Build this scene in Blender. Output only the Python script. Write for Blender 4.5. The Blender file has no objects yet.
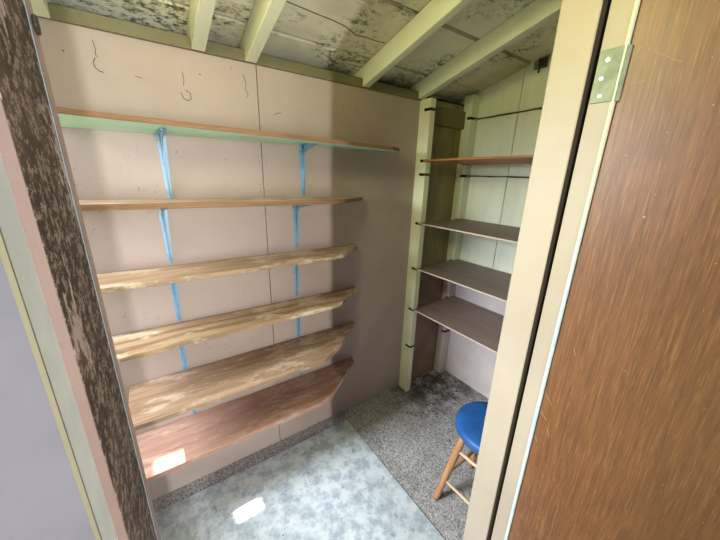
import bpy, bmesh, math, random
from mathutils import Vector, Matrix

random.seed(11)
S = bpy.context.scene
COL = S.collection

# ------------------------------------------------------------------ camera, world, lights, exposure
cam_data = bpy.data.cameras.new('camera')
cam_data.sensor_width = 36.0
cam_data.sensor_fit = 'HORIZONTAL'
cam_data.lens = 303.51 / 720 * 36.0
cam_data.clip_start = 0.01
cam = bpy.data.objects.new('camera', cam_data)
COL.objects.link(cam)
CAM_H = 1.55
yaw, pitch, roll = 0.608201425, -0.301462996, 0.0280170658
fw = Vector((math.sin(yaw) * math.cos(pitch), math.cos(yaw) * math.cos(pitch), math.sin(pitch)))
r0 = Vector((math.cos(yaw), -math.sin(yaw), 0))
u0 = r0.cross(fw)
cr, sr = math.cos(roll), math.sin(roll)
right = cr * r0 + sr * u0
up = -sr * r0 + cr * u0
m = Matrix((right, up, -fw)).transposed().to_4x4()
m.translation = Vector((0, 0, CAM_H))
cam.matrix_world = m
S.camera = cam

world = bpy.data.worlds.new('sky')
S.world = world
world.use_nodes = True
wn = world.node_tree
for n in list(wn.nodes):
    wn.nodes.remove(n)
w_out = wn.nodes.new('ShaderNodeOutputWorld')
w_bg = wn.nodes.new('ShaderNodeBackground')
w_tc = wn.nodes.new('ShaderNodeTexCoord')
w_sep = wn.nodes.new('ShaderNodeSeparateXYZ')
w_ramp = wn.nodes.new('ShaderNodeValToRGB')
w_map = wn.nodes.new('ShaderNodeMapRange')
w_map.inputs['From Min'].default_value = -1
w_map.inputs['From Max'].default_value = 1
wn.links.new(w_tc.outputs['Generated'], w_sep.inputs[0])
wn.links.new(w_sep.outputs['Z'], w_map.inputs['Value'])
wn.links.new(w_map.outputs[0], w_ramp.inputs[0])
e = w_ramp.color_ramp.elements
e[0].position = 0.44; e[0].color = (0.46, 0.46, 0.38, 1)
e[1].position = 0.56; e[1].color = (0.86, 0.90, 1.0, 1)
x = e.new(1.0); x.color = (0.60, 0.76, 1.0, 1)
wn.links.new(w_ramp.outputs[0], w_bg.inputs['Color'])
wn.links.new(w_bg.outputs[0], w_out.inputs['Surface'])
w_bg.inputs['Strength'].default_value = 0.38


def light(name, kind, loc, target, energy, color, sx=0.1, sy=0.1, spread=180):
    d = bpy.data.lights.new(name, kind)
    d.energy = energy
    d.color = color
    if kind == 'AREA':
        d.shape = 'RECTANGLE'
        d.size = sx
        d.size_y = sy
        d.spread = math.radians(spread)
    o_ = bpy.data.objects.new(name, d)
    COL.objects.link(o_)
    o_.location = loc
    o_.rotation_euler = (Vector(target) - Vector(loc)).to_track_quat('-Z', 'Y').to_euler()
    return o_


SUN_DIR = Vector((0.27, 0.0, -0.42)).normalized()
sun = light('sun', 'SUN', (-3, 1, 6), Vector((-3, 1, 6)) + SUN_DIR, 26.0, (1.0, 0.95, 0.86))
sun.data.angle = math.radians(0.6)
# daylight through the window in the left wall
light('window_daylight', 'AREA', (-2.1, 1.22, 2.15), (0.6, 1.1, 0.5), 215.0, (0.86, 0.93, 1.0), 0.75, 1.1)
# added slit light behind the camera for the upright shadow edge on the wall
light('added_slit_light', 'AREA', (0.155, -3.0, 1.15), (0.155, 0.0, 1.15), 105.0, (1.0, 0.96, 0.92), 0.10, 2.0)
light('added_fill_light', 'AREA', (1.05, -3.0, 1.3), (0.2, 0.0, 1.2), 85.0, (0.92, 0.96, 1.0), 0.9, 1.6)  # added fill from behind right for the left of the back wall
# added yellow-green light, inside to the left of the doorway, tinting the upper parts
light('added_tint_light', 'AREA', (-0.22, 0.56, 2.12), (0.9, 0.50, 1.95), 11.0, (1.0, 0.95, 0.42), 0.28, 0.28)

vs = S.view_settings
vs.view_transform = 'Standard'
vs.look = 'None'
vs.gamma = 1.0
vs.use_curve_mapping = False
vs.exposure = 0.0
S.cycles.max_bounces = 10
S.cycles.diffuse_bounces = 6


# ------------------------------------------------------------------ materials
def srgb(r, g, b):
    def f(c):
        c /= 255.0
        return c / 12.92 if c <= 0.04045 else ((c + 0.055) / 1.055) ** 2.4
    return (f(r), f(g), f(b), 1.0)


class NT:
    """small helper around a material's node tree"""
    def __init__(self, name, rough=0.6, metallic=0.0, spec=0.4):
        self.m = bpy.data.materials.new(name)
        self.m.use_nodes = True
        self.t = self.m.node_tree
        self.b = self.t.nodes['Principled BSDF']
        self.b.inputs['Roughness'].default_value = rough
        self.b.inputs['Metallic'].default_value = metallic
        self.b.inputs['Specular IOR Level'].default_value = spec
        self.tc = self.t.nodes.new('ShaderNodeTexCoord')

    def link(self, a, b):
        self.t.links.new(a, b)

    def coord(self, scale=(1, 1, 1), rot=(0, 0, 0), loc=(0, 0, 0)):
        mp = self.t.nodes.new('ShaderNodeMapping')
        mp.inputs['Scale'].default_value = scale
        mp.inputs['Rotation'].default_value = rot
        mp.inputs['Location'].default_value = loc
        self.link(self.tc.outputs['Object'], mp.inputs['Vector'])
        return mp.outputs[0]

    def noise(self, scale, detail=4, vec=None, rough=0.6, dist=0.0):
        n = self.t.nodes.new('ShaderNodeTexNoise')
        n.inputs['Scale'].default_value = scale
        n.inputs['Detail'].default_value = detail
        n.inputs['Roughness'].default_value = rough
        n.inputs['Distortion'].default_value = dist
        self.link(vec if vec is not None else self.tc.outputs['Object'], n.inputs['Vector'])
        return n.outputs['Fac']

    def voronoi(self, scale, vec=None, feature='F1', out='Distance', rand=1.0):
        n = self.t.nodes.new('ShaderNodeTexVoronoi')
        n.feature = feature
        n.inputs['Scale'].default_value = scale
        n.inputs['Randomness'].default_value = rand
        self.link(vec if vec is not None else self.tc.outputs['Object'], n.inputs['Vector'])
        return n.outputs[out]

    def wave(self, scale, dist, detail=3, dscale=1.0, vec=None, kind='BANDS', direction='X'):
        n = self.t.nodes.new('ShaderNodeTexWave')
        n.wave_type = kind
        if kind == 'BANDS':
            n.bands_direction = direction
        n.inputs['Scale'].default_value = scale
        n.inputs['Distortion'].default_value = dist
        n.inputs['Detail'].default_value = detail
        n.inputs['Detail Scale'].default_value = dscale
        self.link(vec if vec is not None else self.tc.outputs['Object'], n.inputs['Vector'])
        return n.outputs['Fac']

    def step(self, v, lo, hi):
        n = self.t.nodes.new('ShaderNodeMapRange')
        n.interpolation_type = 'SMOOTHSTEP'
        n.inputs['From Min'].default_value = lo
        n.inputs['From Max'].default_value = hi
        self.link(v, n.inputs['Value'])
        return n.outputs[0]

    def math(self, op, a, b):
        n = self.t.nodes.new('ShaderNodeMath')
        n.operation = op
        for i, v in enumerate((a, b)):
            if isinstance(v, (int, float)):
                n.inputs[i].default_value = v
            else:
                self.link(v, n.inputs[i])
        return n.outputs[0]

    def axis(self, k):
        s = self.t.nodes.new('ShaderNodeSeparateXYZ')
        self.link(self.tc.outputs['Object'], s.inputs[0])
        return s.outputs[k]

    def mix(self, fac, a, b, amount=None):
        n = self.t.nodes.new('ShaderNodeMix')
        n.data_type = 'RGBA'
        if amount is not None:
            fac = self.math('MULTIPLY', fac, amount)
        if isinstance(fac, (int, float)):
            n.inputs[0].default_value = fac
        else:
            self.link(fac, n.inputs[0])
        for s, v in ((6, a), (7, b)):
            if isinstance(v, tuple):
                n.inputs[s].default_value = v
            else:
                self.link(v, n.inputs[s])
        return n.outputs[2]

    def base(self, c):
        if isinstance(c, tuple):
            self.b.inputs['Base Color'].default_value = c
        else:
            self.link(c, self.b.inputs['Base Color'])
        return self

    def bump(self, h, strength=0.2, dist=0.002):
        n = self.t.nodes.new('ShaderNodeBump')
        n.inputs['Strength'].default_value = strength
        n.inputs['Distance'].default_value = dist
        self.link(h, n.inputs['Height'])
        self.link(n.outputs[0], self.b.inputs['Normal'])
        return self


def paint(name, col, vary=None, dirt=None, dirt_amt=0.5, scale=3.0, rough=0.55, dirt_lo=0.58, dirt_hi=0.72, fine=40):
    t = NT(name, rough)
    c = t.mix(t.step(t.noise(scale, 4), 0.35, 0.7), col, vary or tuple([v * 0.88 for v in col[:3]] + [1]))
    if dirt:
        c = t.mix(t.step(t.noise(fine, 6, rough=0.75), dirt_lo, dirt_hi), c, dirt, dirt_amt)
    t.base(c).bump(t.noise(60, 3), 0.12, 0.002)
    return t.m


def wood(name, light, mid, dark, along='X', scale=1.0, rough=0.6, stretch=14.0, pale=None, pale_amt=0.5, cathedral=0.0):
    """straight or cathedral grained wood, grain running along an axis"""
    t = NT(name, rough)
    k = {'X': 0, 'Y': 1, 'Z': 2}[along]
    sc = [stretch * scale] * 3
    sc[k] = scale
    v = t.coord(tuple(sc))
    f = t.noise(2.2, 7, v, 0.65, 0.6)
    c = t.mix(t.step(f, 0.3, 0.7), light, mid)
    if cathedral:
        sc2 = [3.2 * scale] * 3
        sc2[k] = 0.9 * scale
        wv = t.wave(1.5, 9.0, 3, 0.9, t.coord(tuple(sc2), loc=(0.3, 0.15, 0)), 'RINGS')
        c = t.mix(t.step(wv, 0.35, 0.9), c, dark, cathedral)
    c = t.mix(t.step(t.noise(6, 5, v, 0.7), 0.58, 0.7), c, dark, 0.7)
    c = t.mix(t.step(t.noise(2.2 * scale, 3), 0.52, 0.75), c, dark, 0.35)
    if pale:
        c = t.mix(t.step(t.noise(15 * scale, 6, t.coord((1, 1, 1) if k else (0.35, 1, 1)), 0.75), 0.50, 0.62), c, pale, pale_amt)
    t.base(c).bump(f, 0.2, 0.002)
    return t.m


M = {}
# pink emulsion on the long wall; olive green and brown inside the shelf bay
t = NT('pink_wall_paint', 0.55)
c = t.mix(t.step(t.noise(2.0, 4), 0.35, 0.7), srgb(168, 153, 143), srgb(158, 142, 133))
c = t.mix(t.step(t.noise(26, 6, rough=0.8), 0.68, 0.76), c, srgb(120, 100, 88), 0.6)
bay = t.step(t.axis(0), 1.440, 1.446)
low = t.step(t.axis(2), 0.95, 0.99)
grn = t.mix(t.step(t.noise(5, 5, t.coord((6, 6, 0.6))), 0.4, 0.7), srgb(134, 124, 84), srgb(112, 104, 70))
brn = t.mix(t.step(t.noise(5, 5), 0.4, 0.7), srgb(132, 108, 88), srgb(112, 92, 76))
c = t.mix(bay, c, t.mix(low, brn, grn))
# old paint drips and flakes
fl = t.math('MULTIPLY', t.step(t.noise(3.0, 2), 0.6, 0.66), t.step(t.noise(70, 4, t.coord((1, 1, 0.5)), 0.8), 0.6, 0.64))
c = t.mix(fl, c, srgb(110, 92, 82), 0.55)
t.base(c).bump(t.noise(30, 4), 0.12, 0.003)
M['pink_wall'] = t.m

# pale green boards above, pale pink below on the right wall
t = NT('green_and_pink_wall_paint', 0.55)
g = t.mix(t.step(t.noise(3, 5, t.coord((3, 3, 0.5))), 0.35, 0.7), srgb(222, 226, 208), srgb(208, 214, 194))
g = t.mix(t.step(t.noise(45, 5, t.coord((1, 1, 0.25)), 0.8), 0.64, 0.74), g, srgb(120, 124, 104), 0.6)
pk = t.mix(t.step(t.noise(4, 5), 0.35, 0.7), srgb(206, 194, 192), srgb(190, 178, 178))
c = t.mix(t.step(t.axis(2), 0.955, 0.975), pk, g)
t.base(c).bump(t.noise(40, 4, t.coord((1, 1, 0.3))), 0.15, 0.003)
M['right_wall'] = t.m

M['plain_wall'] = paint('dull_cream_wall_paint', srgb(196, 188, 168))
M['outside_wall'] = paint('lilac_grey_outside_paint', srgb(122, 118, 134), srgb(112, 110, 126), srgb(96, 96, 104), 0.3)
M['green_paint'] = paint('pale_green_wood_paint', srgb(220, 222, 200), srgb(208, 212, 188), srgb(120, 116, 84), 0.5, 4.0, 0.5, 0.66, 0.74)
M['olive_paint'] = paint('olive_wood_paint', srgb(112, 108, 76), srgb(100, 96, 66), srgb(80, 74, 48), 0.5)
M['post_paint'] = paint('yellowish_green_post_paint', srgb(220, 220, 192), srgb(208, 208, 178), srgb(120, 110, 72), 0.5, 5.0, 0.5, 0.64, 0.74)

# mildewed roof boards
t = NT('mildewed_roof_board_paint', 0.75)
vv = t.coord((0.35, 1, 1))
c = t.mix(t.step(t.noise(5, 5, vv), 0.35, 0.7), srgb(230, 228, 210), srgb(214, 212, 190))
c = t.mix(t.step(t.noise(2.2, 4), 0.45, 0.66), c, srgb(186, 178, 150), 0.6)
mild = t.math('MULTIPLY', t.step(t.noise(3.2, 3), 0.46, 0.62), t.step(t.noise(46, 6, t.coord((0.6, 1, 1)), 0.8), 0.47, 0.60))
c = t.mix(mild, c, srgb(52, 50, 36), 0.92)
c = t.mix(t.step(t.noise(1.7, 6, t.coord((0.8, 1, 1)), 0.75), 0.60, 0.70), c, srgb(104, 94, 72), 0.75)
t.base(c).bump(t.noise(30, 5, vv), 0.3, 0.003)
M['roof_board'] = t.m
M['black_felt'] = NT('black_roof_felt', 0.95).base(srgb(24, 22, 18)).m

# speckled floor tiles
t = NT('speckled_floor_tile', 0.6)
c = t.mix(t.step(t.noise(6, 5), 0.35, 0.7), srgb(160, 160, 162), srgb(140, 140, 143))
c = t.mix(t.step(t.voronoi(170, out='Color'), 0.40, 0.34), c, srgb(98, 93, 88), 0.7)
c = t.mix(t.step(t.voronoi(150, t.coord(loc=(3, 1, 0)), out='Color'), 0.66, 0.72), c, srgb(206, 200, 194), 0.6)
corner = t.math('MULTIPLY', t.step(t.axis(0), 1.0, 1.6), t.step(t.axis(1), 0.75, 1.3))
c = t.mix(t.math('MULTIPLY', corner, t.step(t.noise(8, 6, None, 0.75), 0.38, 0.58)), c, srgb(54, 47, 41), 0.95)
t.base(c).bump(t.noise(190, 2), 0.15, 0.001)
M['floor'] = t.m
t = NT('floor_seam_dark', 0.8).base(srgb(38, 34, 30)); M['seam_dark'] = t.m

# pale blue grey sheet on the floor, smudged
t = NT('pale_blue_floor_sheet', 0.42, spec=0.5)
c = t.mix(t.step(t.noise(13, 7, None, 0.7), 0.40, 0.62), srgb(198, 207, 213), srgb(152, 165, 176))
c = t.mix(t.step(t.noise(22, 6, None, 0.75), 0.56, 0.68), c, srgb(118, 126, 130), 0.7)
c = t.mix(t.step(t.noise(120, 4, None, 0.8), 0.64, 0.70), c, srgb(70, 72, 70), 0.8)
t.base(c).bump(t.noise(70, 3), 0.08, 0.001)
M['sheet'] = t.m

# shelves
M['ply_tan'] = wood('tan_plywood', srgb(166, 140, 110), srgb(146, 118, 88), srgb(104, 80, 58), 'X', 1.0, 0.5, 9, srgb(204, 188, 164), 0.7, 0.3)
M['ply_honey'] = wood('honey_plywood', srgb(172, 146, 114), srgb(148, 118, 86), srgb(100, 76, 54), 'X', 0.9, 0.5, 7, srgb(206, 190, 166), 0.75, 0.55)
M['ply_brown'] = wood('brown_stained_plywood', srgb(160, 134, 110), srgb(138, 110, 86), srgb(92, 70, 52), 'X', 1.1, 0.5, 18, srgb(214, 192, 170), 0.5, 0.2)
M['ply_pink'] = wood('pinkish_brown_plywood', srgb(172, 136, 120), srgb(152, 114, 98), srgb(112, 80, 66), 'X', 1.0, 0.5, 14, srgb(210, 182, 166), 0.4, 0.1)
M['ply_edge'] = wood('layered_plywood_edge', srgb(146, 112, 82), srgb(110, 80, 56), srgb(48, 32, 24), 'X', 2.0, 0.7, 60)
M['mint'] = paint('mint_green_paint', srgb(186, 224, 204), srgb(174, 212, 192), srgb(130, 160, 136), 0.4)
M['hardboard'] = wood('grey_brown_hardboard', srgb(142, 126, 118), srgb(128, 112, 104), srgb(96, 82, 74), 'Y', 0.8, 0.6, 5)
M['hardboard_edge'] = paint('pale_hardboard_edge', srgb(196, 180, 160), None, srgb(120, 100, 80), 0.5)
M['red_brown'] = wood('reddish_brown_board', srgb(186, 126, 80), srgb(154, 96, 58), srgb(96, 56, 34), 'Y', 1.2, 0.5, 16)
M['dark_strip'] = wood('dark_weathered_strip', srgb(92, 74, 56), srgb(70, 56, 42), srgb(38, 30, 22), 'Y', 2.0, 0.8, 12)

# metal
M['blue_metal'] = paint('light_blue_enamel', srgb(116, 158, 188), srgb(102, 144, 174), srgb(96, 112, 124), 0.5, 20, 0.32)
t = NT('grey_screw_metal', 0.35, 0.9); t.base(srgb(120, 120, 118)); M['screw'] = t.m
t = NT('dull_hinge_metal', 0.55, 0.4)
c = t.mix(t.step(t.noise(40, 5), 0.4, 0.7), srgb(128, 136, 122), srgb(104, 112, 100))
c = t.mix(t.step(t.noise(90, 5, None, 0.8), 0.62, 0.7), c, srgb(96, 88, 70), 0.7)
t.base(c); M['hinge'] = t.m
t = NT('bright_screw_metal', 0.25, 0.9); t.base(srgb(214, 216, 206)); M['screw_bright'] = t.m
M['rust'] = paint('dark_rusted_iron', srgb(70, 62, 50), srgb(50, 44, 36), srgb(110, 80, 56), 0.5, 30)

# door frame
M['cream_jamb'] = paint('cream_pink_jamb_paint', srgb(164, 152, 138), srgb(156, 144, 131), srgb(126, 112, 98), 0.35, 3.0, 0.45, 0.68, 0.76)
M['pink_jamb'] = paint('dusty_pink_jamb_paint', srgb(176, 150, 142), srgb(160, 134, 126), srgb(120, 98, 86), 0.5)
t = NT('pale_blue_edge_paint', 0.55)
c = t.mix(t.step(t.noise(18, 4), 0.4, 0.65), srgb(170, 206, 222), srgb(196, 212, 210))
c = t.mix(t.step(t.math('ADD', t.math('MULTIPLY', t.noise(14, 5), 0.5), t.axis(2)), 1.5, 1.9), c, srgb(196, 202, 184))
c = t.mix(t.step(t.noise(40, 6, None, 0.8), 0.60, 0.68), c, srgb(150, 134, 108), 0.7)
t.base(c); M['blue_edge'] = t.m
M['white_casing'] = paint('lilac_grey_casing_paint', srgb(108, 105, 122), srgb(98, 97, 113), srgb(96, 96, 104), 0.3, 12)
M['white_edge'] = paint('bluish_white_edge_paint', srgb(224, 230, 234), srgb(206, 214, 220), srgb(170, 168, 156), 0.4, 12)
M['yellow_edge'] = paint('yellowed_edge_paint', srgb(124, 118, 98), None, srgb(104, 96, 76), 0.4)
M['faint_line'] = NT('grey_blue_paint_line', 0.6).base(srgb(112, 128, 138)).m
M['jamb_front'] = paint('brownish_pink_jamb_front', srgb(130, 108, 100), srgb(118, 98, 92), srgb(96, 80, 72), 0.4)
M['groove_shade'] = NT('painted_groove_shade', 0.9).base(srgb(40, 32, 22)).m  # shade of recesses and slots put into a dark colour
# flaking dark strip on the latch side
t = NT('flaking_dark_jamb_paint', 0.7)
vz = t.coord((1, 1, 0.45))
c = t.mix(t.step(t.noise(24, 5), 0.35, 0.65), srgb(70, 54, 42), srgb(44, 36, 28))
c = t.mix(t.step(t.noise(10, 4), 0.50, 0.64), c, srgb(92, 70, 54), 0.8)
c = t.mix(t.step(t.noise(110, 6, t.coord((1, 1, 1.2)), 0.8), 0.51, 0.55), c, srgb(158, 142, 130), 0.8)
big = t.math('MULTIPLY', t.step(t.noise(11, 6, t.coord((1.8, 1.8, 0.8), loc=(0.3, 0.2, 0.1)), 0.75), 0.55, 0.57), t.step(t.axis(2), 1.3, 1.45))
c = t.mix(big, c, srgb(186, 164, 160), 0.95)
t.base(c).bump(t.noise(75, 6, None, 0.8), 0.5, 0.003)
M['flaking'] = t.m

# door: brown veneer with fine vertical streaks and scratches
t = NT('brown_door_veneer', 0.42, spec=0.5)
v1 = t.coord((200, 200, 9.0))
v2 = t.coord((420, 420, 16.0))
c = t.mix(t.step(t.noise(1.0, 5, v1, 0.65), 0.32, 0.7), srgb(114, 74, 46), srgb(92, 59, 36))
c = t.mix(t.step(t.noise(1.0, 3, v2, 0.7), 0.50, 0.68), c, srgb(146, 104, 64), 0.5)
c = t.mix(t.step(t.noise(1.0, 4, t.coord((220, 220, 12)), 0.7), 0.56, 0.70), c, srgb(78, 46, 28), 0.6)
c = t.mix(t.step(t.noise(6.0, 4), 0.55, 0.75), c, srgb(136, 88, 60), 0.4)
c = t.mix(t.step(t.noise(130, 3, None, 0.8), 0.70, 0.74), c, srgb(214, 178, 144), 0.6)
t.base(c).bump(t.noise(1.0, 4, v2), 0.12, 0.001)
M['door'] = t.m
M['scratch'] = NT('pale_scratch', 0.7).base(srgb(170, 132, 98)).m
M['scuff'] = paint('pale_pink_scuff', srgb(190, 148, 120), srgb(170, 112, 78), srgb(150, 88, 54), 0.8, 60, 0.6, 0.45, 0.6)

# stool
t = NT('blue_vinyl', 0.5, spec=0.5)
c = t.mix(t.step(t.noise(14, 4), 0.35, 0.7), srgb(34, 92, 160), srgb(26, 78, 142))
c = t.mix(t.step(t.noise(160, 3, None, 0.8), 0.66, 0.72), c, srgb(90, 150, 220), 0.6)
t.base(c).bump(t.noise(150, 3), 0.2, 0.001)
M['blue_vinyl'] = t.m
M['stool_leg'] = wood('orange_stained_wood', srgb(186, 140, 98), srgb(164, 116, 76), srgb(120, 82, 54), 'Z', 1.5, 0.4, 14)
M['rung_pale'] = wood('pale_dowel_wood', srgb(214, 192, 162), srgb(196, 172, 142), srgb(150, 122, 92), 'Y', 1.5, 0.5, 10)
M['crumb'] = paint('pale_and_dark_litter', srgb(170, 160, 146), srgb(70, 62, 52), None, 0, 30)
M['grass'] = paint('sunlit_lawn', srgb(122, 124, 92), srgb(108, 112, 80), srgb(150, 150, 110), 0.4, 1.0, 0.9)
M['crack'] = NT('dark_crack', 0.9).base(srgb(104, 86, 76)).m


# ------------------------------------------------------------------ mesh helpers
def obj(name, bm, mats, parent=None, smooth=False):
    me = bpy.data.meshes.new(name)
    bmesh.ops.recalc_face_normals(bm, faces=bm.faces)
    bm.to_mesh(me)
    bm.free()
    if not isinstance(mats, (list, tuple)):
        mats = [mats]
    for mt in mats:
        me.materials.append(mt)
    if smooth:
        for p in me.polygons:
            p.use_smooth = True
    o = bpy.data.objects.new(name, me)
    COL.objects.link(o)
    if parent is not None:
        o.parent = parent
    return o


def tag(o, label, cat, group=None):
    o['label'] = label
    o['category'] = cat
    if group:
        o['group'] = group
    return o


def struct(o):
    o['kind'] = 'structure'
    return o


def empty(name, loc, rz=0.0):
    o = bpy.data.objects.new(name, None)
    o.empty_display_size = 0.05
    o.location = loc
    o.rotation_euler = (0, 0, rz)
    COL.objects.link(o)
    return o


def copy_tree(o, parent=None):
    c = o.copy()
    COL.objects.link(c)
    if parent is not None:
        c.parent = parent
    for ch in list(o.children):
        copy_tree(ch, c)
    return c


def box(bm, x0, x1, y0, y1, z0, z1, mi=0, bev=0.0, mat=None):
    vs_ = [bm.verts.new((x, y, z)) for z in (z0, z1) for y in (y0, y1) for x in (x0, x1)]
    fs = [bm.faces.new([vs_[i] for i in q]) for q in
          ((0, 2, 3, 1), (4, 5, 7, 6), (0, 1, 5, 4), (2, 6, 7, 3), (0, 4, 6, 2), (1, 3, 7, 5))]
    for f in fs:
        f.material_index = mi
    if bev:
        es = {ed for f in fs for ed in f.edges}
        r = bmesh.ops.bevel(bm, geom=list(es), offset=bev, segments=1, affect='EDGES', profile=0.5)
        for f in r['faces']:
            f.material_index = mi
        vs_ = list({v for f in r['faces'] for v in f.verts} | {v for v in vs_ if v.is_valid})
    if mat is not None:
        bmesh.ops.transform(bm, matrix=mat, verts=[v for v in vs_ if v.is_valid])
    return vs_


def prism(bm, pts, vec, mi_side=0, mi_a=0, mi_b=0):
    """extrude a polygon of 3D points along vec; mi_a is the cap at pts, mi_b the far cap"""
    vec = Vector(vec)
    a = [bm.verts.new(p) for p in pts]
    b = [bm.verts.new(Vector(p) + vec) for p in pts]
    f = bm.faces.new(a); f.material_index = mi_a
    f = bm.faces.new(b[::-1]); f.material_index = mi_b
    n = len(pts)
    for i in range(n):
        f = bm.faces.new((a[i], a[(i + 1) % n], b[(i + 1) % n], b[i]))
        f.material_index = mi_side
    return a + b


def tube(bm, p0, p1, r0_, r1_=None, seg=14, mids=None):
    """round bar between two points; mids = [(t, r), ...] gives a turned profile"""
    p0, p1 = Vector(p0), Vector(p1)
    r1_ = r0_ if r1_ is None else r1_
    prof = [(0.0, r0_)] + (mids or []) + [(1.0, r1_)]
    d = (p1 - p0).normalized()
    q = d.to_track_quat('Z', 'Y')
    rings = []
    for tt, r in prof:
        c_ = p0.lerp(p1, tt)
        rings.append([bm.verts.new(c_ + q @ Vector((r * math.cos(2 * math.pi * k / seg), r * math.sin(2 * math.pi * k / seg), 0))) for k in range(seg)])
    for a, b in zip(rings, rings[1:]):
        for k in range(seg):
            bm.faces.new((a[k], a[(k + 1) % seg], b[(k + 1) % seg], b[k]))
    bm.faces.new(rings[0][::-1])
    bm.faces.new(rings[-1])


def lathe(bm, prof, seg=40, centre=(0, 0, 0)):
    cx, cy, cz = centre
    rings = []
    for r, z in prof:
        if r < 1e-6:
            rings.append([bm.verts.new((cx, cy, cz + z))])
        else:
            rings.append([bm.verts.new((cx + r * math.cos(2 * math.pi * k / seg), cy + r * math.sin(2 * math.pi * k / seg), cz + z)) for k in range(seg)])
    for a, b in zip(rings, rings[1:]):
        for k in range(seg):
            k2 = (k + 1) % seg
            if len(a) == 1:
                bm.faces.new((a[0], b[k2], b[k]))
            elif len(b) == 1:
                bm.faces.new((a[k], a[k2], b[0]))
            else:
                bm.faces.new((a[k], a[k2], b[k2], b[k]))


def polytube(bm, pts, r, seg=6):
    for a, b in zip(pts, pts[1:]):
        tube(bm, a, b, r, seg=seg)


BM = bmesh.new

# ------------------------------------------------------------------ the setting
BACK = 1.45          # back wall face
RIGHT = 1.87         # right wall face
LEFT = -0.42         # left wall face
IN_Y = 0.345         # inner face of the front wall
OUT_Y = 0.231        # outer face of the front wall


def roof_z(y):       # underside of the roof boards
    return 2.07 + 0.255 * (BACK - y)


bm = BM(); box(bm, LEFT - 0.1, RIGHT + 0.1, 0.2, BACK + 0.1, -0.06, 0.0)
floor = struct(obj('floor', bm, M['floor']))
bm = BM()
for xs in (1.472, 1.655):
    box(bm, xs - 0.0015, xs + 0.0015, IN_Y, BACK, 0.0, 0.0008)
box(bm, 0.8815, 0.884, IN_Y, BACK, 0.0, 0.0008)
obj('tile_seam', bm, M['seam_dark'], floor)

bm = BM()
box(bm, LEFT - 0.1, 0.4535, BACK, BACK + 0.05, 0.0, 2.0)
box(bm, 0.4565, RIGHT + 0.1, BACK, BACK + 0.05, 0.0, 2.0)
box(bm, LEFT - 0.1, RIGHT + 0.1, BACK + 0.008, BACK + 0.06, 0.0, 2.012, 1)
wall_back = struct(obj('wall_back', bm, [M['pink_wall'], M['seam_dark']]))
# paint cracks and scrapes high on the pink wall
random.seed(5)


def crack(pts, r=0.0012):
    bm_ = BM()
    polytube(bm_, [Vector((px, BACK - 0.0002, pz)) for px, pz in pts], r)
    return obj('paint_crack', bm_, M['crack'], wall_back)


crack([(-0.072, 1.895), (-0.079, 1.882), (-0.077, 1.867), (-0.067, 1.858), (-0.055, 1.856)], 0.0016)
crack([(-0.07, 1.945), (-0.066, 1.92), (-0.069, 1.905), (-0.064, 1.897)])
crack([(0.178, 1.90), (0.181, 1.875), (0.177, 1.855)])
crack([(0.165, 1.83), (0.172, 1.812), (0.187, 1.806), (0.198, 1.815), (0.196, 1.834), (0.182, 1.842)], 0.0016)
crack([(0.40, 1.93), (0.41, 1.90), (0.404, 1.88), (0.415, 1.862), (0.408, 1.85)])
crack([(0.52, 1.795), (0.535, 1.806), (0.556, 1.808)])
crack([(0.03, 1.86), (0.05, 1.858)])
for px, pz in ((0.709, 1.664), (0.236, 1.905), (-0.15, 1.90), (0.30, 1.60), (0.12, 1.62), (0.86, 1.34), (0.93, 1.36)):
    crack([(px, pz), (px + 0.004, pz - 0.003)], 0.0022)
for zz in (1.62, 1.60, 1.585, 1.50, 1.47, 1.36, 1.34):
    for dx in (-0.016, 0.017):
        crack([(0.455 + dx, zz), (0.457 + dx, zz - 0.003)], 0.0016)

# right wall of upright boards with gaps
bm = BM()
for y0, y1 in ((0.2, 0.512), (0.5145, 0.81), (0.8125, 1.1085), (1.1125, BACK + 0.1)):
    box(bm, RIGHT, RIGHT + 0.03, y0, y1, 0.0, 2.5)
box(bm, RIGHT + 0.006, RIGHT + 0.06, 0.2, BACK + 0.1, 0.0, 2.5, 1)
box(bm, RIGHT + 0.0002, RIGHT + 0.02, 0.2, BACK + 0.1, 0.0, 0.962)
wall_right = struct(obj('wall_right', bm, [M['right_wall'], M['seam_dark']]))
# left wall with its window opening (out of the photo, lets daylight in)
WY0, WY1, WZ0, WZ1 = 0.50, 1.42, 0.55, 1.80
bm = BM()
box(bm, LEFT - 0.05, LEFT, 0.2, WY0, 0, 2.5)
box(bm, LEFT - 0.05, LEFT, WY1, BACK + 0.06, 0, 2.5)
box(bm, LEFT - 0.05, LEFT, WY0, WY1, 0, WZ0)
box(bm, LEFT - 0.05, LEFT, WY0, WY1, WZ1, 2.5)
struct(obj('wall_left', bm, M['plain_wall']))
# front wall around the doorway
DOOR_L, DOOR_R, DOOR_H = -0.05, 0.66, 2.02
bm = BM()
box(bm, LEFT - 0.6, DOOR_L - 0.03, OUT_Y, IN_Y, -0.1, 2.6)
box(bm, DOOR_R + 0.03, RIGHT + 0.6, OUT_Y, IN_Y, -0.1, 2.6)
box(bm, DOOR_L - 0.03, DOOR_R + 0.03, OUT_Y, IN_Y, DOOR_H + 0.03, 2.6)
struct(obj('wall_front', bm, [M['outside_wall']]))

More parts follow.
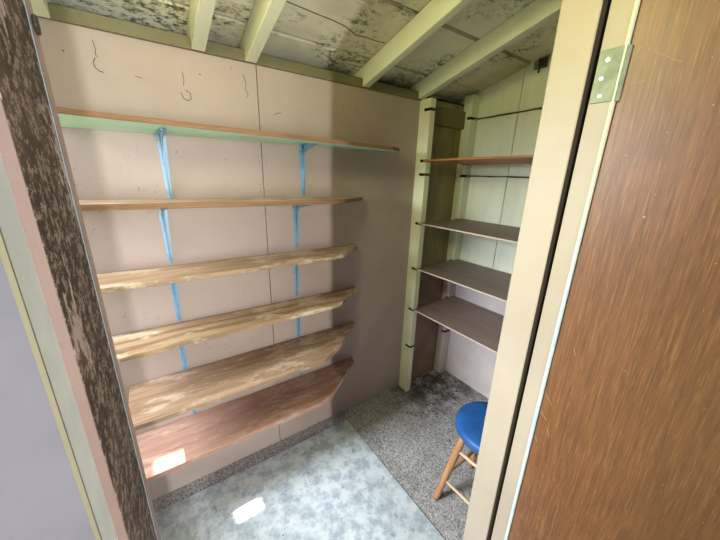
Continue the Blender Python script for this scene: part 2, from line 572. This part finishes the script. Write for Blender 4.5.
# sloping ceiling of roof boards with black gaps
sl = math.atan(0.25)
bm = BM()
edges_y = [1.80, 1.538, 1.385, 1.075, 0.785, 0.49, 0.10]
for y1, y0 in zip(edges_y, edges_y[1:]):
    ga = 0.011 if y1 == 1.075 or y0 == 1.075 else 0.0085
    pts = [(LEFT - 0.1, y1 - ga, roof_z(y1 - ga)), (LEFT - 0.1, y0 + ga, roof_z(y0 + ga)),
           (LEFT - 0.1, y0 + ga, roof_z(y0 + ga) + 0.022), (LEFT - 0.1, y1 - ga, roof_z(y1 - ga) + 0.022)]
    prism(bm, pts, (RIGHT - LEFT + 0.2, 0, 0))
pts = [(LEFT - 0.1, 1.80, roof_z(1.80) + 0.02), (LEFT - 0.1, 0.05, roof_z(0.05) + 0.02),
       (LEFT - 0.1, 0.05, roof_z(0.05) + 0.06), (LEFT - 0.1, 1.80, roof_z(1.80) + 0.06)]
prism(bm, pts, (RIGHT - LEFT + 0.2, 0, 0), 1, 1, 1)
ceiling = struct(obj('ceiling', bm, [M['roof_board'], M['black_felt']]))
bm = BM()
polytube(bm, [Vector((px, py, roof_z(py) - 0.0005)) for px, py in
              ((0.46, 1.222), (0.541, 1.227), (0.638, 1.234), (0.70, 1.237), (0.755, 1.243), (0.80, 1.258), (0.83, 1.271), (0.875, 1.264), (0.93, 1.266), (0.979, 1.261))], 0.002)
obj('crack', bm, M['crack'], ceiling)

# olive rail along the top of the back wall, between the rafters
bm = BM(); box(bm, LEFT, 1.43, BACK - 0.012, BACK, 1.976, 2.018, 0, 0.002)
struct(obj('trim_1', bm, M['olive_paint']))
# dark brace boards above the shelf bay
bm = BM(); box(bm, 1.46, RIGHT, BACK - 0.022, BACK, 1.86, 1.965, 0, 0.003)
tag(obj('brace_board', bm, M['olive_paint']), 'olive painted brace board high on the back wall inside the shelf bay', 'board')

# ---- door frame
bm = BM()
box(bm, DOOR_L - 0.03, DOOR_L, OUT_Y, IN_Y, 0.0, DOOR_H)
box(bm, DOOR_L - 0.001, DOOR_L + 0.0006, IN_Y - 0.0025, IN_Y, 0.0, DOOR_H, 1)
jl = struct(obj('trim_2', bm, [M['flaking'], M['faint_line']]))
jl['label'] = 'flaking dark latch jamb of the doorway'
bm = BM(); box(bm, DOOR_L - 0.045, DOOR_L, IN_Y, IN_Y + 0.026, 0.0, 2.2, 0, 0.002)
struct(obj('trim_3', bm, M['pink_jamb']))
# casing at the left, outside
bm = BM(); box(bm, DOOR_L - 0.03, DOOR_L - 0.0003, OUT_Y - 0.0008, OUT_Y + 0.001, -0.05, DOOR_H)
struct(obj('trim_4', bm, M['jamb_front']))
bm = BM()
box(bm, DOOR_L - 0.12, DOOR_L - 0.0066, OUT_Y - 0.0314, OUT_Y, -0.05, DOOR_H + 0.1, 0, 0.0005)
box(bm, DOOR_L - 0.0075, DOOR_L - 0.0057, OUT_Y - 0.0305, OUT_Y, -0.05, DOOR_H + 0.1, 1)
box(bm, DOOR_L - 0.0079, DOOR_L - 0.0056, OUT_Y - 0.0318, OUT_Y - 0.0300, -0.05, DOOR_H + 0.1, 2)
struct(obj('trim_5', bm, [M['white_casing'], M['white_edge'], M['yellow_edge']]))
# hinge jamb, stop with its recess shade painted dark, pale blue edge
bm = BM()
box(bm, DOOR_R, DOOR_R + 0.03, OUT_Y + 0.001, 0.265, 0.0, DOOR_H)
box(bm, DOOR_R + 0.014, DOOR_R + 0.03, 0.2645, 0.2715, 0.0, DOOR_H, 1)
jr = struct(obj('trim_6', bm, [M['cream_jamb'], M['groove_shade']]))
bm = BM(); box(bm, 0.6592, 0.6735, OUT_Y - 0.0022, OUT_Y + 0.0018, 0.0, DOOR_H, 0, 0.0005)
obj('painted_edge', bm, M['blue_edge'], jr)
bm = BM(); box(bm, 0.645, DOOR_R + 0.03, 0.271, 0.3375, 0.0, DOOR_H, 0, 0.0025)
box(bm, 0.6462, DOOR_R + 0.03, 0.2700, 0.2712, 0.0, DOOR_H, 1)  # dark strip paints the gap's shade onto the stop's near face
struct(obj('trim_7', bm, [M['cream_jamb'], M['groove_shade']]))
bm = BM(); box(bm, DOOR_L, DOOR_R, OUT_Y, 0.265, DOOR_H, DOOR_H + 0.03)
box(bm, DOOR_L, DOOR_R, 0.271, 0.3375, DOOR_H - 0.012, DOOR_H + 0.03)
struct(obj('trim_8', bm, M['cream_jamb']))

# ---- the open door
bm = BM(); box(bm, 0.668, 0.703, -0.475, 0.2285, 0.012, DOOR_H - 0.01, 0, 0.0015)
door = struct(obj('door_1', bm, M['door']))
hl = BM(); box(hl, DOOR_R - 0.002, DOOR_R + 0.0005, OUT_Y + 0.0005, 0.264, 1.679, 1.758, 0, 0.0006)
hinge = obj('hinge', hl, M['hinge'], door)
bm = BM(); tube(bm, (0.6655, 0.2275, 1.679), (0.6655, 0.2275, 1.758), 0.0045, seg=12)
obj('hinge_knuckle', bm, M['hinge'], hinge)
for sy, sz in ((0.250, 1.742), (0.2535, 1.716), (0.250, 1.689)):
    bm = BM()
    tube(bm, (DOOR_R - 0.0032, sy, sz), (DOOR_R - 0.001, sy, sz), 0.0028, 0.0042, 12)
    box(bm, DOOR_R - 0.0034, DOOR_R - 0.003, sy - 0.0004, sy + 0.0004, sz - 0.0026, sz + 0.0026)
    obj('screw', bm, M['screw_bright'], hinge)
bm = BM()
for a, b_ in (((0.205, 1.747), (0.160, 1.720)), ((0.215, 1.70), (0.196, 1.704)), ((0.226, 1.752), (0.205, 1.755)), ((0.213, 1.752), (0.217, 1.745)),
              ((0.226, 1.10), (0.208, 1.08)), ((0.226, 1.05), (0.21, 1.037)), ((0.225, 0.98), (0.217, 0.969)), ((0.196, 1.23), (0.19, 1.215)),
              ((0.205, 1.02), (0.198, 1.0))):
    polytube(bm, [Vector((0.6679, a[0], a[1])), Vector((0.6679, b_[0], b_[1]))], 0.0004, 5)
obj('scratch', bm, M['scratch'], door)

# ---- lawn outside; unseen overhang added to block the sun, gap shapes the sun patches
bm = BM()
box(bm, -2.4, RIGHT + 0.8, -1.3, 0.2, 2.62, 2.70)
box(bm, -2.4, LEFT - 0.1, 0.2, 1.115, 2.62, 2.70)
box(bm, -2.4, LEFT - 0.1, 1.25, 2.4, 2.62, 2.70)
GX = -0.1 - 0.028 - (2.62 - 0.41) / 1.5556
box(bm, -2.4, GX - 0.055, 1.115, 1.25, 2.62, 2.70)
box(bm, GX + 0.11, LEFT - 0.1, 1.115, 1.25, 2.62, 2.70)
struct(obj('added_overhang', bm, M['plain_wall']))
bm = BM(); box(bm, LEFT - 0.2, RIGHT + 0.2, BACK + 0.05, 1.90, 1.80, 1.95)  # unseen soffit added to stop light leaking in at the eave
box(bm, LEFT - 0.2, RIGHT + 0.2, 1.801, 1.90, 1.95, 2.10)
struct(obj('added_soffit', bm, M['black_felt']))
bm = BM(); box(bm, -14, 14, -16, 14, -0.2, -0.1)
struct(obj('ground', bm, M['grass']))

# ------------------------------------------------------------------ rafters
RL = 'rafters under the roof boards'


def rafter(x0, x1, zb, label, y_start=BACK - 0.012):
    """sloping 2x4 with its plumb-cut foot at the back wall"""
    root = empty('rafter', ((x0 + x1) / 2, y_start, zb))
    bm = BM()
    w = (x1 - x0) / 2
    y_end = 0.36
    dy = y_end - y_start
    dz = -0.255 * dy
    top0 = roof_z(y_start) - zb - 0.003
    pts = [(-w, 0, 0.004), (-w, -0.004, 0), (-w, dy, dz), (-w, dy, dz + top0), (-w, 0.15, roof_z(y_start + 0.15) - zb - 0.003), (-w, 0.15, 2.020 - zb), (-w, 0.0, 2.020 - zb)]
    va = prism(bm, pts, (2 * w, 0, 0))
    o = obj('rafter', bm, M['green_paint'])
    o.location = root.location
    bpy.data.objects.remove(root)
    bev = o.modifiers.new('bevel', 'BEVEL'); bev.width = 0.002; bev.segments = 1
    return tag(o, label, 'rafter', RL)


rafter(-0.205, -0.158, 1.974, 'pale green rafter at the left edge of the ceiling, beside the dark door jamb')
rafter(0.217, 0.262, 1.977, 'pale green rafter second from the left, above the left bracket of the top shelf')
rafter(0.408, 0.452, 1.977, 'pale green rafter ending just above the upright seam in the pink wall')
rafter(0.985, 1.022, 1.980, 'pale green rafter between the seam in the pink wall and the shelf post')
rafter(1.375, 1.418, 1.982, 'pale green rafter ending on top of the yellowish shelf post')

# ------------------------------------------------------------------ wall shelves and brackets
def board(name, pts2, z_back_l, z_back_r, z_front_l, z_front_r, th, mats, mi, label, group):
    """a board from a plan outline; the underside heights are given at its corners"""
    xs = [p[0] for p in pts2]; ys = [p[1] for p in pts2]
    xa, xb, ya, yb = min(xs), max(xs), min(ys), max(ys)
    ox, oy, oz = (xa + xb) / 2, yb, z_back_l
    def zz(x, y):
        u = (x - xa) / (xb - xa); v = (yb - y) / (yb - ya)
        return (z_back_l * (1 - u) + z_back_r * u) * (1 - v) + (z_front_l * (1 - u) + z_front_r * u) * v
    bm_ = BM()
    prism(bm_, [(x - ox, y - oy, zz(x, y) - oz) for x, y in pts2], (0, 0, th), mi[1], mi[0], mi[2])
    o = obj(name, bm_, mats)
    o.location = (ox, oy, oz)
    bv = o.modifiers.new('bevel', 'BEVEL'); bv.width = 0.0015; bv.segments = 1
    return tag(o, label, 'shelf', group)


SH = 'plywood shelves on the pink wall'
G = 0.001
XL = -0.27
shelves = [
    # outline (left to right along the wall, then the front), underside heights
    ([(-0.235, BACK - G), (1.17, BACK - G), (1.165, 1.33), (1.03, 1.225), (-0.19, 1.225), (-0.235, 1.33)], 1.675, 1.688, 1.691, 1.671, 0.0165,
     [M['mint'], M['ply_edge'], M['ply_brown']], 'topmost shelf on the pink wall, mint green underneath with a raw plywood edge'),
    ([(XL, BACK - G), (0.995, BACK - G), (0.98, 1.40), (0.72, 1.222), (0.62, 1.212), (XL, 1.212)], 1.423, 1.418, 1.428, 1.424, 0.019,
     [M['ply_tan'], M['ply_edge'], M['ply_tan']], 'second shelf from the top on the pink wall, seen edge on at eye height'),
    ([(XL, BACK - G), (0.97, BACK - G), (0.955, 1.40), (0.775, 1.265), (0.70, 1.25), (XL, 1.25)], 1.153, 1.147, 1.153, 1.152, 0.018,
     [M['ply_tan'], M['ply_tan'], M['ply_tan']], 'third shelf from the top on the pink wall, scuffed tan plywood'),
    ([(XL, BACK - G), (0.976, BACK - G), (0.962, 1.41), (0.775, 1.275), (0.70, 1.258), (XL, 1.252)], 0.890, 0.880, 0.886, 0.886, 0.019,
     [M['ply_honey'], M['ply_honey'], M['ply_honey']], 'fourth shelf from the top on the pink wall, with bold looping wood grain'),
    ([(-0.178, BACK - G), (0.950, BACK - G), (0.968, 1.435), (0.758, 1.25), (0.62, 1.178), (-0.178, 1.172)], 0.641, 0.645, 0.641, 0.641, 0.021,
     [M['ply_brown'], M['ply_brown'], M['ply_brown']], 'second shelf from the bottom on the pink wall, brown with a paler front'),
    ([(XL, BACK - G), (0.963, BACK - G), (0.951, 1.405), (0.676, 1.204), (0.605, 1.182), (XL, 1.178)], 0.384, 0.386, 0.386, 0.386, 0.021,
     [M['ply_pink'], M['ply_pink'], M['ply_pink']], 'lowest shelf on the pink wall, pinkish brown with a patch of sunlight'),
]
for k, (pts2, a, b_, c_, d_, th, mts, lab) in enumerate(shelves):
    board('wall_shelf', pts2, a, b_, c_, d_, th, mts, (0, 1, 2), lab, SH)


def make_bracket():
    """pressed steel L bracket: tapered leg on the wall, tapered arm, raised rib along both"""
    root = empty('shelf_bracket', (0, 0, 0))      # corner: top at the shelf, back on the wall
    L, A = 0.238, 0.195
    # leg
    bm_ = BM()
    n = 6
    wt, wb = 0.0165, 0.0085
    out = [(-wt, 0), (wt, 0), (wb, -L + wb)]
    for i in range(1, n):
        an = -math.pi * i / n
        out.append((wb * math.cos(an), -L + wb + wb * math.sin(an)))
    out.append((-wb, -L + wb))
    prism(bm_, [(x_, -0.0004, z_) for x_, z_ in out], (0, -0.0022, 0))
    obj('wall_leg', bm_, M['blue_metal'], root)
    bm_ = BM()
    out = [(-wt, 0), (wt, 0), (wb, -A + wb)]
    for i in range(1, n):
        an = -math.pi * i / n
        out.append((wb * math.cos(an), -A + wb + wb * math.sin(an)))
    out.append((-wb, -A + wb))
    prism(bm_, [(x_, y_, -0.0004) for x_, y_ in out], (0, 0, -0.0022))
    obj('shelf_arm', bm_, M['blue_metal'], root)
    # raised rib: V section channel with a curved gusset at the corner
    bm_ = BM()
    prof = []
    steps = 14
    for i in range(steps + 1):
        tt = i / steps
        # curve from the foot of the leg to the tip of the arm, bulging towards the corner
        px_ = -0.0025 - (A - 0.022) * max(0.0, (tt - 0.42) / 0.58) ** 1.45 - 0.025 * math.sin(min(1, tt / 0.5) * math.pi / 2) ** 1.2
        pz_ = -0.0025 - (L - 0.024) * max(0.0, (0.58 - tt) / 0.58) ** 1.45 - 0.025 * math.sin(min(1, (1 - tt) / 0.5) * math.pi / 2) ** 1.2
        prof.append((px_, pz_))
    rows = []
    for i, (py_, pz_) in enumerate(prof):
        tt = i / steps
        wr = 0.0026 + 0.0012 * math.sin(tt * math.pi)
        # base points on the two plates nearest this ridge point
        if tt < 0.5:
            bl = (-0.0024, pz_)
        else:
            bl = (py_, -0.0024)
        rows.append([bm_.verts.new((-wr, bl[0], bl[1])), bm_.verts.new((-0.0018, py_, pz_)), bm_.verts.new((0.0018, py_, pz_)), bm_.verts.new((wr, bl[0], bl[1]))])
    for a_, b2 in zip(rows, rows[1:]):
        for j in range(3):
            bm_.faces.new((a_[j], a_[j + 1], b2[j + 1], b2[j]))
    bm_.faces.new(rows[0]); bm_.faces.new(rows[-1])
    obj('rib', bm_, M['blue_metal'], root)
    for sx, sz in ((-0.0105, -0.03), (0.0, -L + 0.011)):
        bm_ = BM()
        tube(bm_, (sx, -0.0024, sz), (sx, -0.0046, sz), 0.0044, 0.003, 10)
        obj('screw', bm_, M['screw'], root)
    bm_ = BM()
    tube(bm_, (0.0, -A + 0.012, -0.0024), (0.0, -A + 0.012, -0.0046), 0.0044, 0.003, 10)
    obj('screw', bm_, M['screw'], root)
    return root


under = [1.6755, 1.4215, 1.1515, 0.886, 0.642]
bx_l = [0.078, 0.045, 0.041, 0.034, 0.040]
bx_r = [0.650, 0.607, 0.598, 0.599, 0.600]
which = ['the topmost shelf', 'the second shelf from the top', 'the third shelf from the top', 'the fourth shelf from the top', 'the second shelf from the bottom']
BG = 'blue shelf brackets'
proto = make_bracket()
first = True
for xs, side in ((bx_l, 'left'), (bx_r, 'right')):
    for k in range(5):
        o = proto if first else copy_tree(proto)
        first = False
        dz = (1.675 + 0.013 * (xs[k] + 0.235) / 1.435) if k == 0 else under[k]
        o.location = (xs[k], BACK, dz)
        tag(o, 'light blue steel bracket, %s one of two under %s' % (side, which[k]), 'shelf bracket', BG)

# ------------------------------------------------------------------ shelf bay on the right
SLOTS = [1.9235, 1.645, 1.567, 1.268, 0.967, 0.672, 0.383]


def slotted(name, x0, x1, y0, y1, ztop, depth, mats, label, cat, slots):
    """a post with saw-cut slots across its front"""
    bm_ = BM()
    cx, cy = (x0 + x1) / 2, y1
    box(bm_, x0 - cx, x1 - cx, y0 + depth - cy, y1 - cy, 0, ztop)
    z = 0.0
    for s_ in sorted(slots):
        box(bm_, x0 - cx, x1 - cx, y0 - cy, y0 + depth - cy, z, s_ - 0.0085)
        box(bm_, x0 - cx - 0.0002, x1 - cx + 0.0002, y0 - cy - 0.0002, y0 + depth - cy, s_ - 0.0087, s_ - 0.0065, 1)  # dark lining sheets put the shade inside the slots into colour
        box(bm_, x0 - cx - 0.0002, x1 - cx + 0.0002, y0 - cy - 0.0002, y0 + depth - cy, s_ + 0.0055, s_ + 0.0072, 1)
        box(bm_, x0 - cx, x1 - cx, y0 + depth - 0.001 - cy, y0 + depth + 0.0 - cy, s_ - 0.0087, s_ + 0.0072, 1)
        z = s_ + 0.007
    box(bm_, x0 - cx, x1 - cx, y0 - cy, y0 + depth - cy, z, ztop)
    o = obj(name, bm_, mats)
    o.location = (cx, cy, 0)
    return tag(o, label, cat)


slotted('shelf_post', 1.405, 1.444, 1.362, BACK - 0.001, 1.98, 0.048, [M['post_paint'], M['groove_shade']],
        'yellowish green slotted post standing in front of the pink wall at the shelf bay', 'post', SLOTS)
slotted('wall_stud', 1.800, RIGHT - 0.001, 1.383, BACK - 0.001, 2.06, 0.03, [M['right_wall'], M['groove_shade']],
        'pale slotted stud in the far corner against the green wall', 'stud', SLOTS)


def bay_shelf(z, th, mats, mi, label, bow=0.0, x0=1.413):
    bm_ = BM()
    ox, oy, oz = (x0 + RIGHT) / 2, 0.9, z - th / 2
    # plan outline notched around the post and the corner stud
    n = 12
    ys0, ys1 = 0.40, 1.395
    grid = []
    for i in range(n + 1):
        y = ys0 + (ys1 - ys0) * i / n
        rise = bow * math.sin(math.pi * i / n)
        row = []
        for x_ in (x0, RIGHT - 0.002):
            row.append((x_ - ox, y - oy, rise))
        grid.append(row)
    lo = [[bm_.verts.new(p) for p in r] for r in grid]
    hi = [[bm_.verts.new((p[0], p[1], p[2] + th)) for p in r] for r in grid]
    for i in range(n):
        f = bm_.faces.new((hi[i][0], hi[i][1], hi[i + 1][1], hi[i + 1][0])); f.material_index = mi[0]
        f = bm_.faces.new((lo[i][0], lo[i + 1][0], lo[i + 1][1], lo[i][1])); f.material_index = mi[0]
        f = bm_.faces.new((lo[i][0], hi[i][0], hi[i + 1][0], lo[i + 1][0])); f.material_index = mi[1]
        f = bm_.faces.new((lo[i][1], lo[i + 1][1], hi[i + 1][1], hi[i][1])); f.material_index = mi[1]
    for i in (0, n):
        f = bm_.faces.new((lo[i][0], lo[i][1], hi[i][1], hi[i][0])); f.material_index = mi[1]
    o = obj('bay_shelf', bm_, mats)
    o.location = (ox, oy, oz)
    return tag(o, label, 'shelf', 'thin shelves in the bay beside the green wall')


bay_shelf(1.645, 0.0095, [M['red_brown'], M['red_brown']], (0, 1), 'topmost bay shelf, thin reddish brown board seen edge on', 0.006)
bay_shelf(1.268, 0.008, [M['hardboard'], M['hardboard_edge']], (0, 1), 'second shelf down in the bay beside the green wall, brown top')
bay_shelf(0.967, 0.008, [M['hardboard'], M['hardboard_edge']], (0, 1), 'third shelf down in the bay, grey brown with a pale edge')
bay_shelf(0.672, 0.008, [M['hardboard'], M['hardboard_edge']], (0, 1), 'lowest shelf in the bay, above the blue stool, crossed by a scratch')
bm = BM()
polytube(bm, [Vector((px, py, 0.6765)) for px, py in ((1.56, 0.83), (1.66, 0.835), (1.76, 0.85), (1.86, 0.855))], 0.0012)
sc_ = obj('scratch', bm, M['crack'])
for o_ in bpy.data.objects:
    if o_.name.startswith('bay_shelf') and abs(o_.location.z - 0.668) < 0.01:
        sc_.parent = o_
        sc_.matrix_parent_inverse = Matrix.Translation(-Vector(o_.location))

for z, lab, rise in ((1.9235, 'dark ragged strip along the green wall near the ceiling', 0.018), (1.567, 'thin dark strip along the green wall just under the topmost bay shelf', 0.0)):
    bm = BM()
    random.seed(int(z * 100))
    n = 18
    prev = None
    for i in range(n + 1):
        y = 0.45 + (1.382 - 0.45) * i / n
        zc = z + rise * (1 - i / n) * 0.9 + random.uniform(-0.0008, 0.0008)
        hh = 0.004 + random.uniform(-0.0012, 0.0012)
        ring = [bm.verts.new((RIGHT - 0.0005, y, zc - hh)), bm.verts.new((RIGHT - 0.011, y, zc - hh)), bm.verts.new((RIGHT - 0.011, y, zc + hh)), bm.verts.new((RIGHT - 0.0005, y, zc + hh))]
        if prev:
            for j in range(4):
                bm.faces.new((prev[j], prev[(j + 1) % 4], ring[(j + 1) % 4], ring[j]))
        else:
            bm.faces.new(ring)
        prev = ring
    bm.faces.new(prev[::-1])
    tag(obj('wood_strip', bm, M['dark_strip']), lab, 'strip', 'dark strips on the green wall')

# rusty catch high on the green wall
ct = empty('wall_catch', (RIGHT, 1.02, 2.165))
tag(ct, 'small rusty metal catch high on the green wall beside the door jamb', 'catch')
bm = BM(); box(bm, -0.004, -0.0005, -0.035, 0.04, -0.035, 0.03, 0, 0.001)
obj('plate', bm, M['hinge'], ct)
bm = BM(); polytube(bm, [Vector(p) for p in ((-0.006, 0.012, 0.065), (-0.008, 0.012, 0.03), (-0.012, 0.008, 0.0), (-0.008, 0.006, -0.03), (-0.004, 0.01, -0.055))], 0.005, 8)
obj('hook', bm, M['rust'], ct)
bm = BM(); box(bm, -0.016, -0.004, -0.03, 0.0, -0.03, 0.012, 0, 0.002)
obj('latch', bm, M['rust'], ct)
# dark iron eye screwed into the pink strip at the top left
ey = empty('iron_eye', (DOOR_L, 0.358, 1.650))
tag(ey, 'small black iron eye screwed into the pink door frame at the top left', 'eye')
bm = BM()
ring_pts = [Vector((0.0016, 0.0045 * math.cos(a_ * math.pi / 6), 0.0055 * math.sin(a_ * math.pi / 6))) for a_ in range(13)]
polytube(bm, ring_pts, 0.0013, 8)
obj('ring', bm, M['rust'], ey)
bm = BM(); tube(bm, (0.0002, 0, 0), (0.0010, 0, 0), 0.0042, 0.0035, 12)
obj('collar', bm, M['rust'], ey)

# ------------------------------------------------------------------ floor sheet
bm = BM()
pts = [(-0.415, IN_Y + 0.002), (0.878, IN_Y + 0.002), (0.880, 1.0), (0.881, 1.37), (0.45, 1.366), (-0.415, 1.37)]
prism(bm, [(p[0] - 0.25, p[1] - 0.85, 0) for p in pts], (0, 0, 0.0028))
fs_ = obj('floor_sheet', bm, M['sheet'])
fs_.location = (0.25, 0.85, 0.0004)
tag(fs_, 'pale blue smudged sheet covering the floor in front of the shelves', 'floor covering')

# litter of crumbs and flakes on the floor
random.seed(21)
bm = BM()


def crumb(x_, y_, z_, s_):
    an = random.uniform(0, 6.28)
    mt = Matrix.Translation((x_, y_, z_)) @ Matrix.Rotation(an, 4, 'Z')
    box(bm, -s_, s_, -s_ * random.uniform(.3, .9), s_ * random.uniform(.3, .9), 0, s_ * random.uniform(.3, .8), random.choice((0, 0, 1, 1, 1)), 0, mt)


for i in range(150):
    x_ = random.triangular(1.2, 1.84, 1.72); y_ = random.triangular(0.8, 1.36, 1.15)
    crumb(x_, y_, 0.0002, random.choice((0.002, 0.003, 0.004, 0.007)))
for i in range(70):
    crumb(random.uniform(0.9, 1.4), random.uniform(0.75, 1.36), 0.0002, random.uniform(0.001, 0.0025))
for i in range(80):
    crumb(random.uniform(0.0, 0.86), random.uniform(0.45, 1.3), 0.0033, random.uniform(0.001, 0.0026))
dl = obj('floor_litter', bm, [M['crumb'], M['dark_strip']])
dl['kind'] = 'stuff'
tag(dl, 'crumbs and paint flakes scattered over the floor', 'litter')

# ------------------------------------------------------------------ stool
SC = (1.14, 0.545)
st = empty('stool', (SC[0], SC[1], 0.0), 0)
tag(st, 'round stool with a blue padded seat and orange wooden legs', 'stool')
bm = BM()
lathe(bm, [(0.0, 0.447), (0.140, 0.447), (0.160, 0.451), (0.166, 0.461), (0.167, 0.475), (0.163, 0.487), (0.153, 0.495), (0.11, 0.500), (0.05, 0.502), (0.0, 0.5025)], 48)
seat = obj('seat', bm, M['blue_vinyl'], st, True)
bm = BM(); lathe(bm, [(0.0, 0.428), (0.138, 0.428), (0.141, 0.432), (0.141, 0.446), (0.0, 0.446)], 40)
obj('seat_base', bm, M['stool_leg'], st)
az0 = math.radians(137.1)
foot_r, top_r, LEG_H = 0.2116, 0.118, 0.436


def legp(k, z):
    a_ = az0 + k * math.pi / 2
    r_ = foot_r + (top_r - foot_r) * z / LEG_H
    return Vector((r_ * math.cos(a_), r_ * math.sin(a_), z))


for k in range(4):
    bm = BM()
    tube(bm, legp(k, 0.0), legp(k, LEG_H), 0.0125, 0.0135, 16, [(0.06, 0.0145), (0.5, 0.0175), (0.8, 0.0165)])
    obj('leg', bm, M['stool_leg'], st, True)
# rungs: a pale pair and a brown pair, as on the photographed side and the far side
for k, heights, mt_ in ((0, (0.135, 0.325), 'rung_pale'), (3, (0.17,), 'stool_leg'), (1, (0.17, 0.30), 'stool_leg'), (2, (0.135, 0.325), 'rung_pale')):
    for z in heights:
        bm = BM()
        tube(bm, legp(k, z), legp(k + 1, z), 0.0065, 0.0065, 10, [(0.5, 0.0085)])
        obj('rung', bm, M[mt_], st, True)
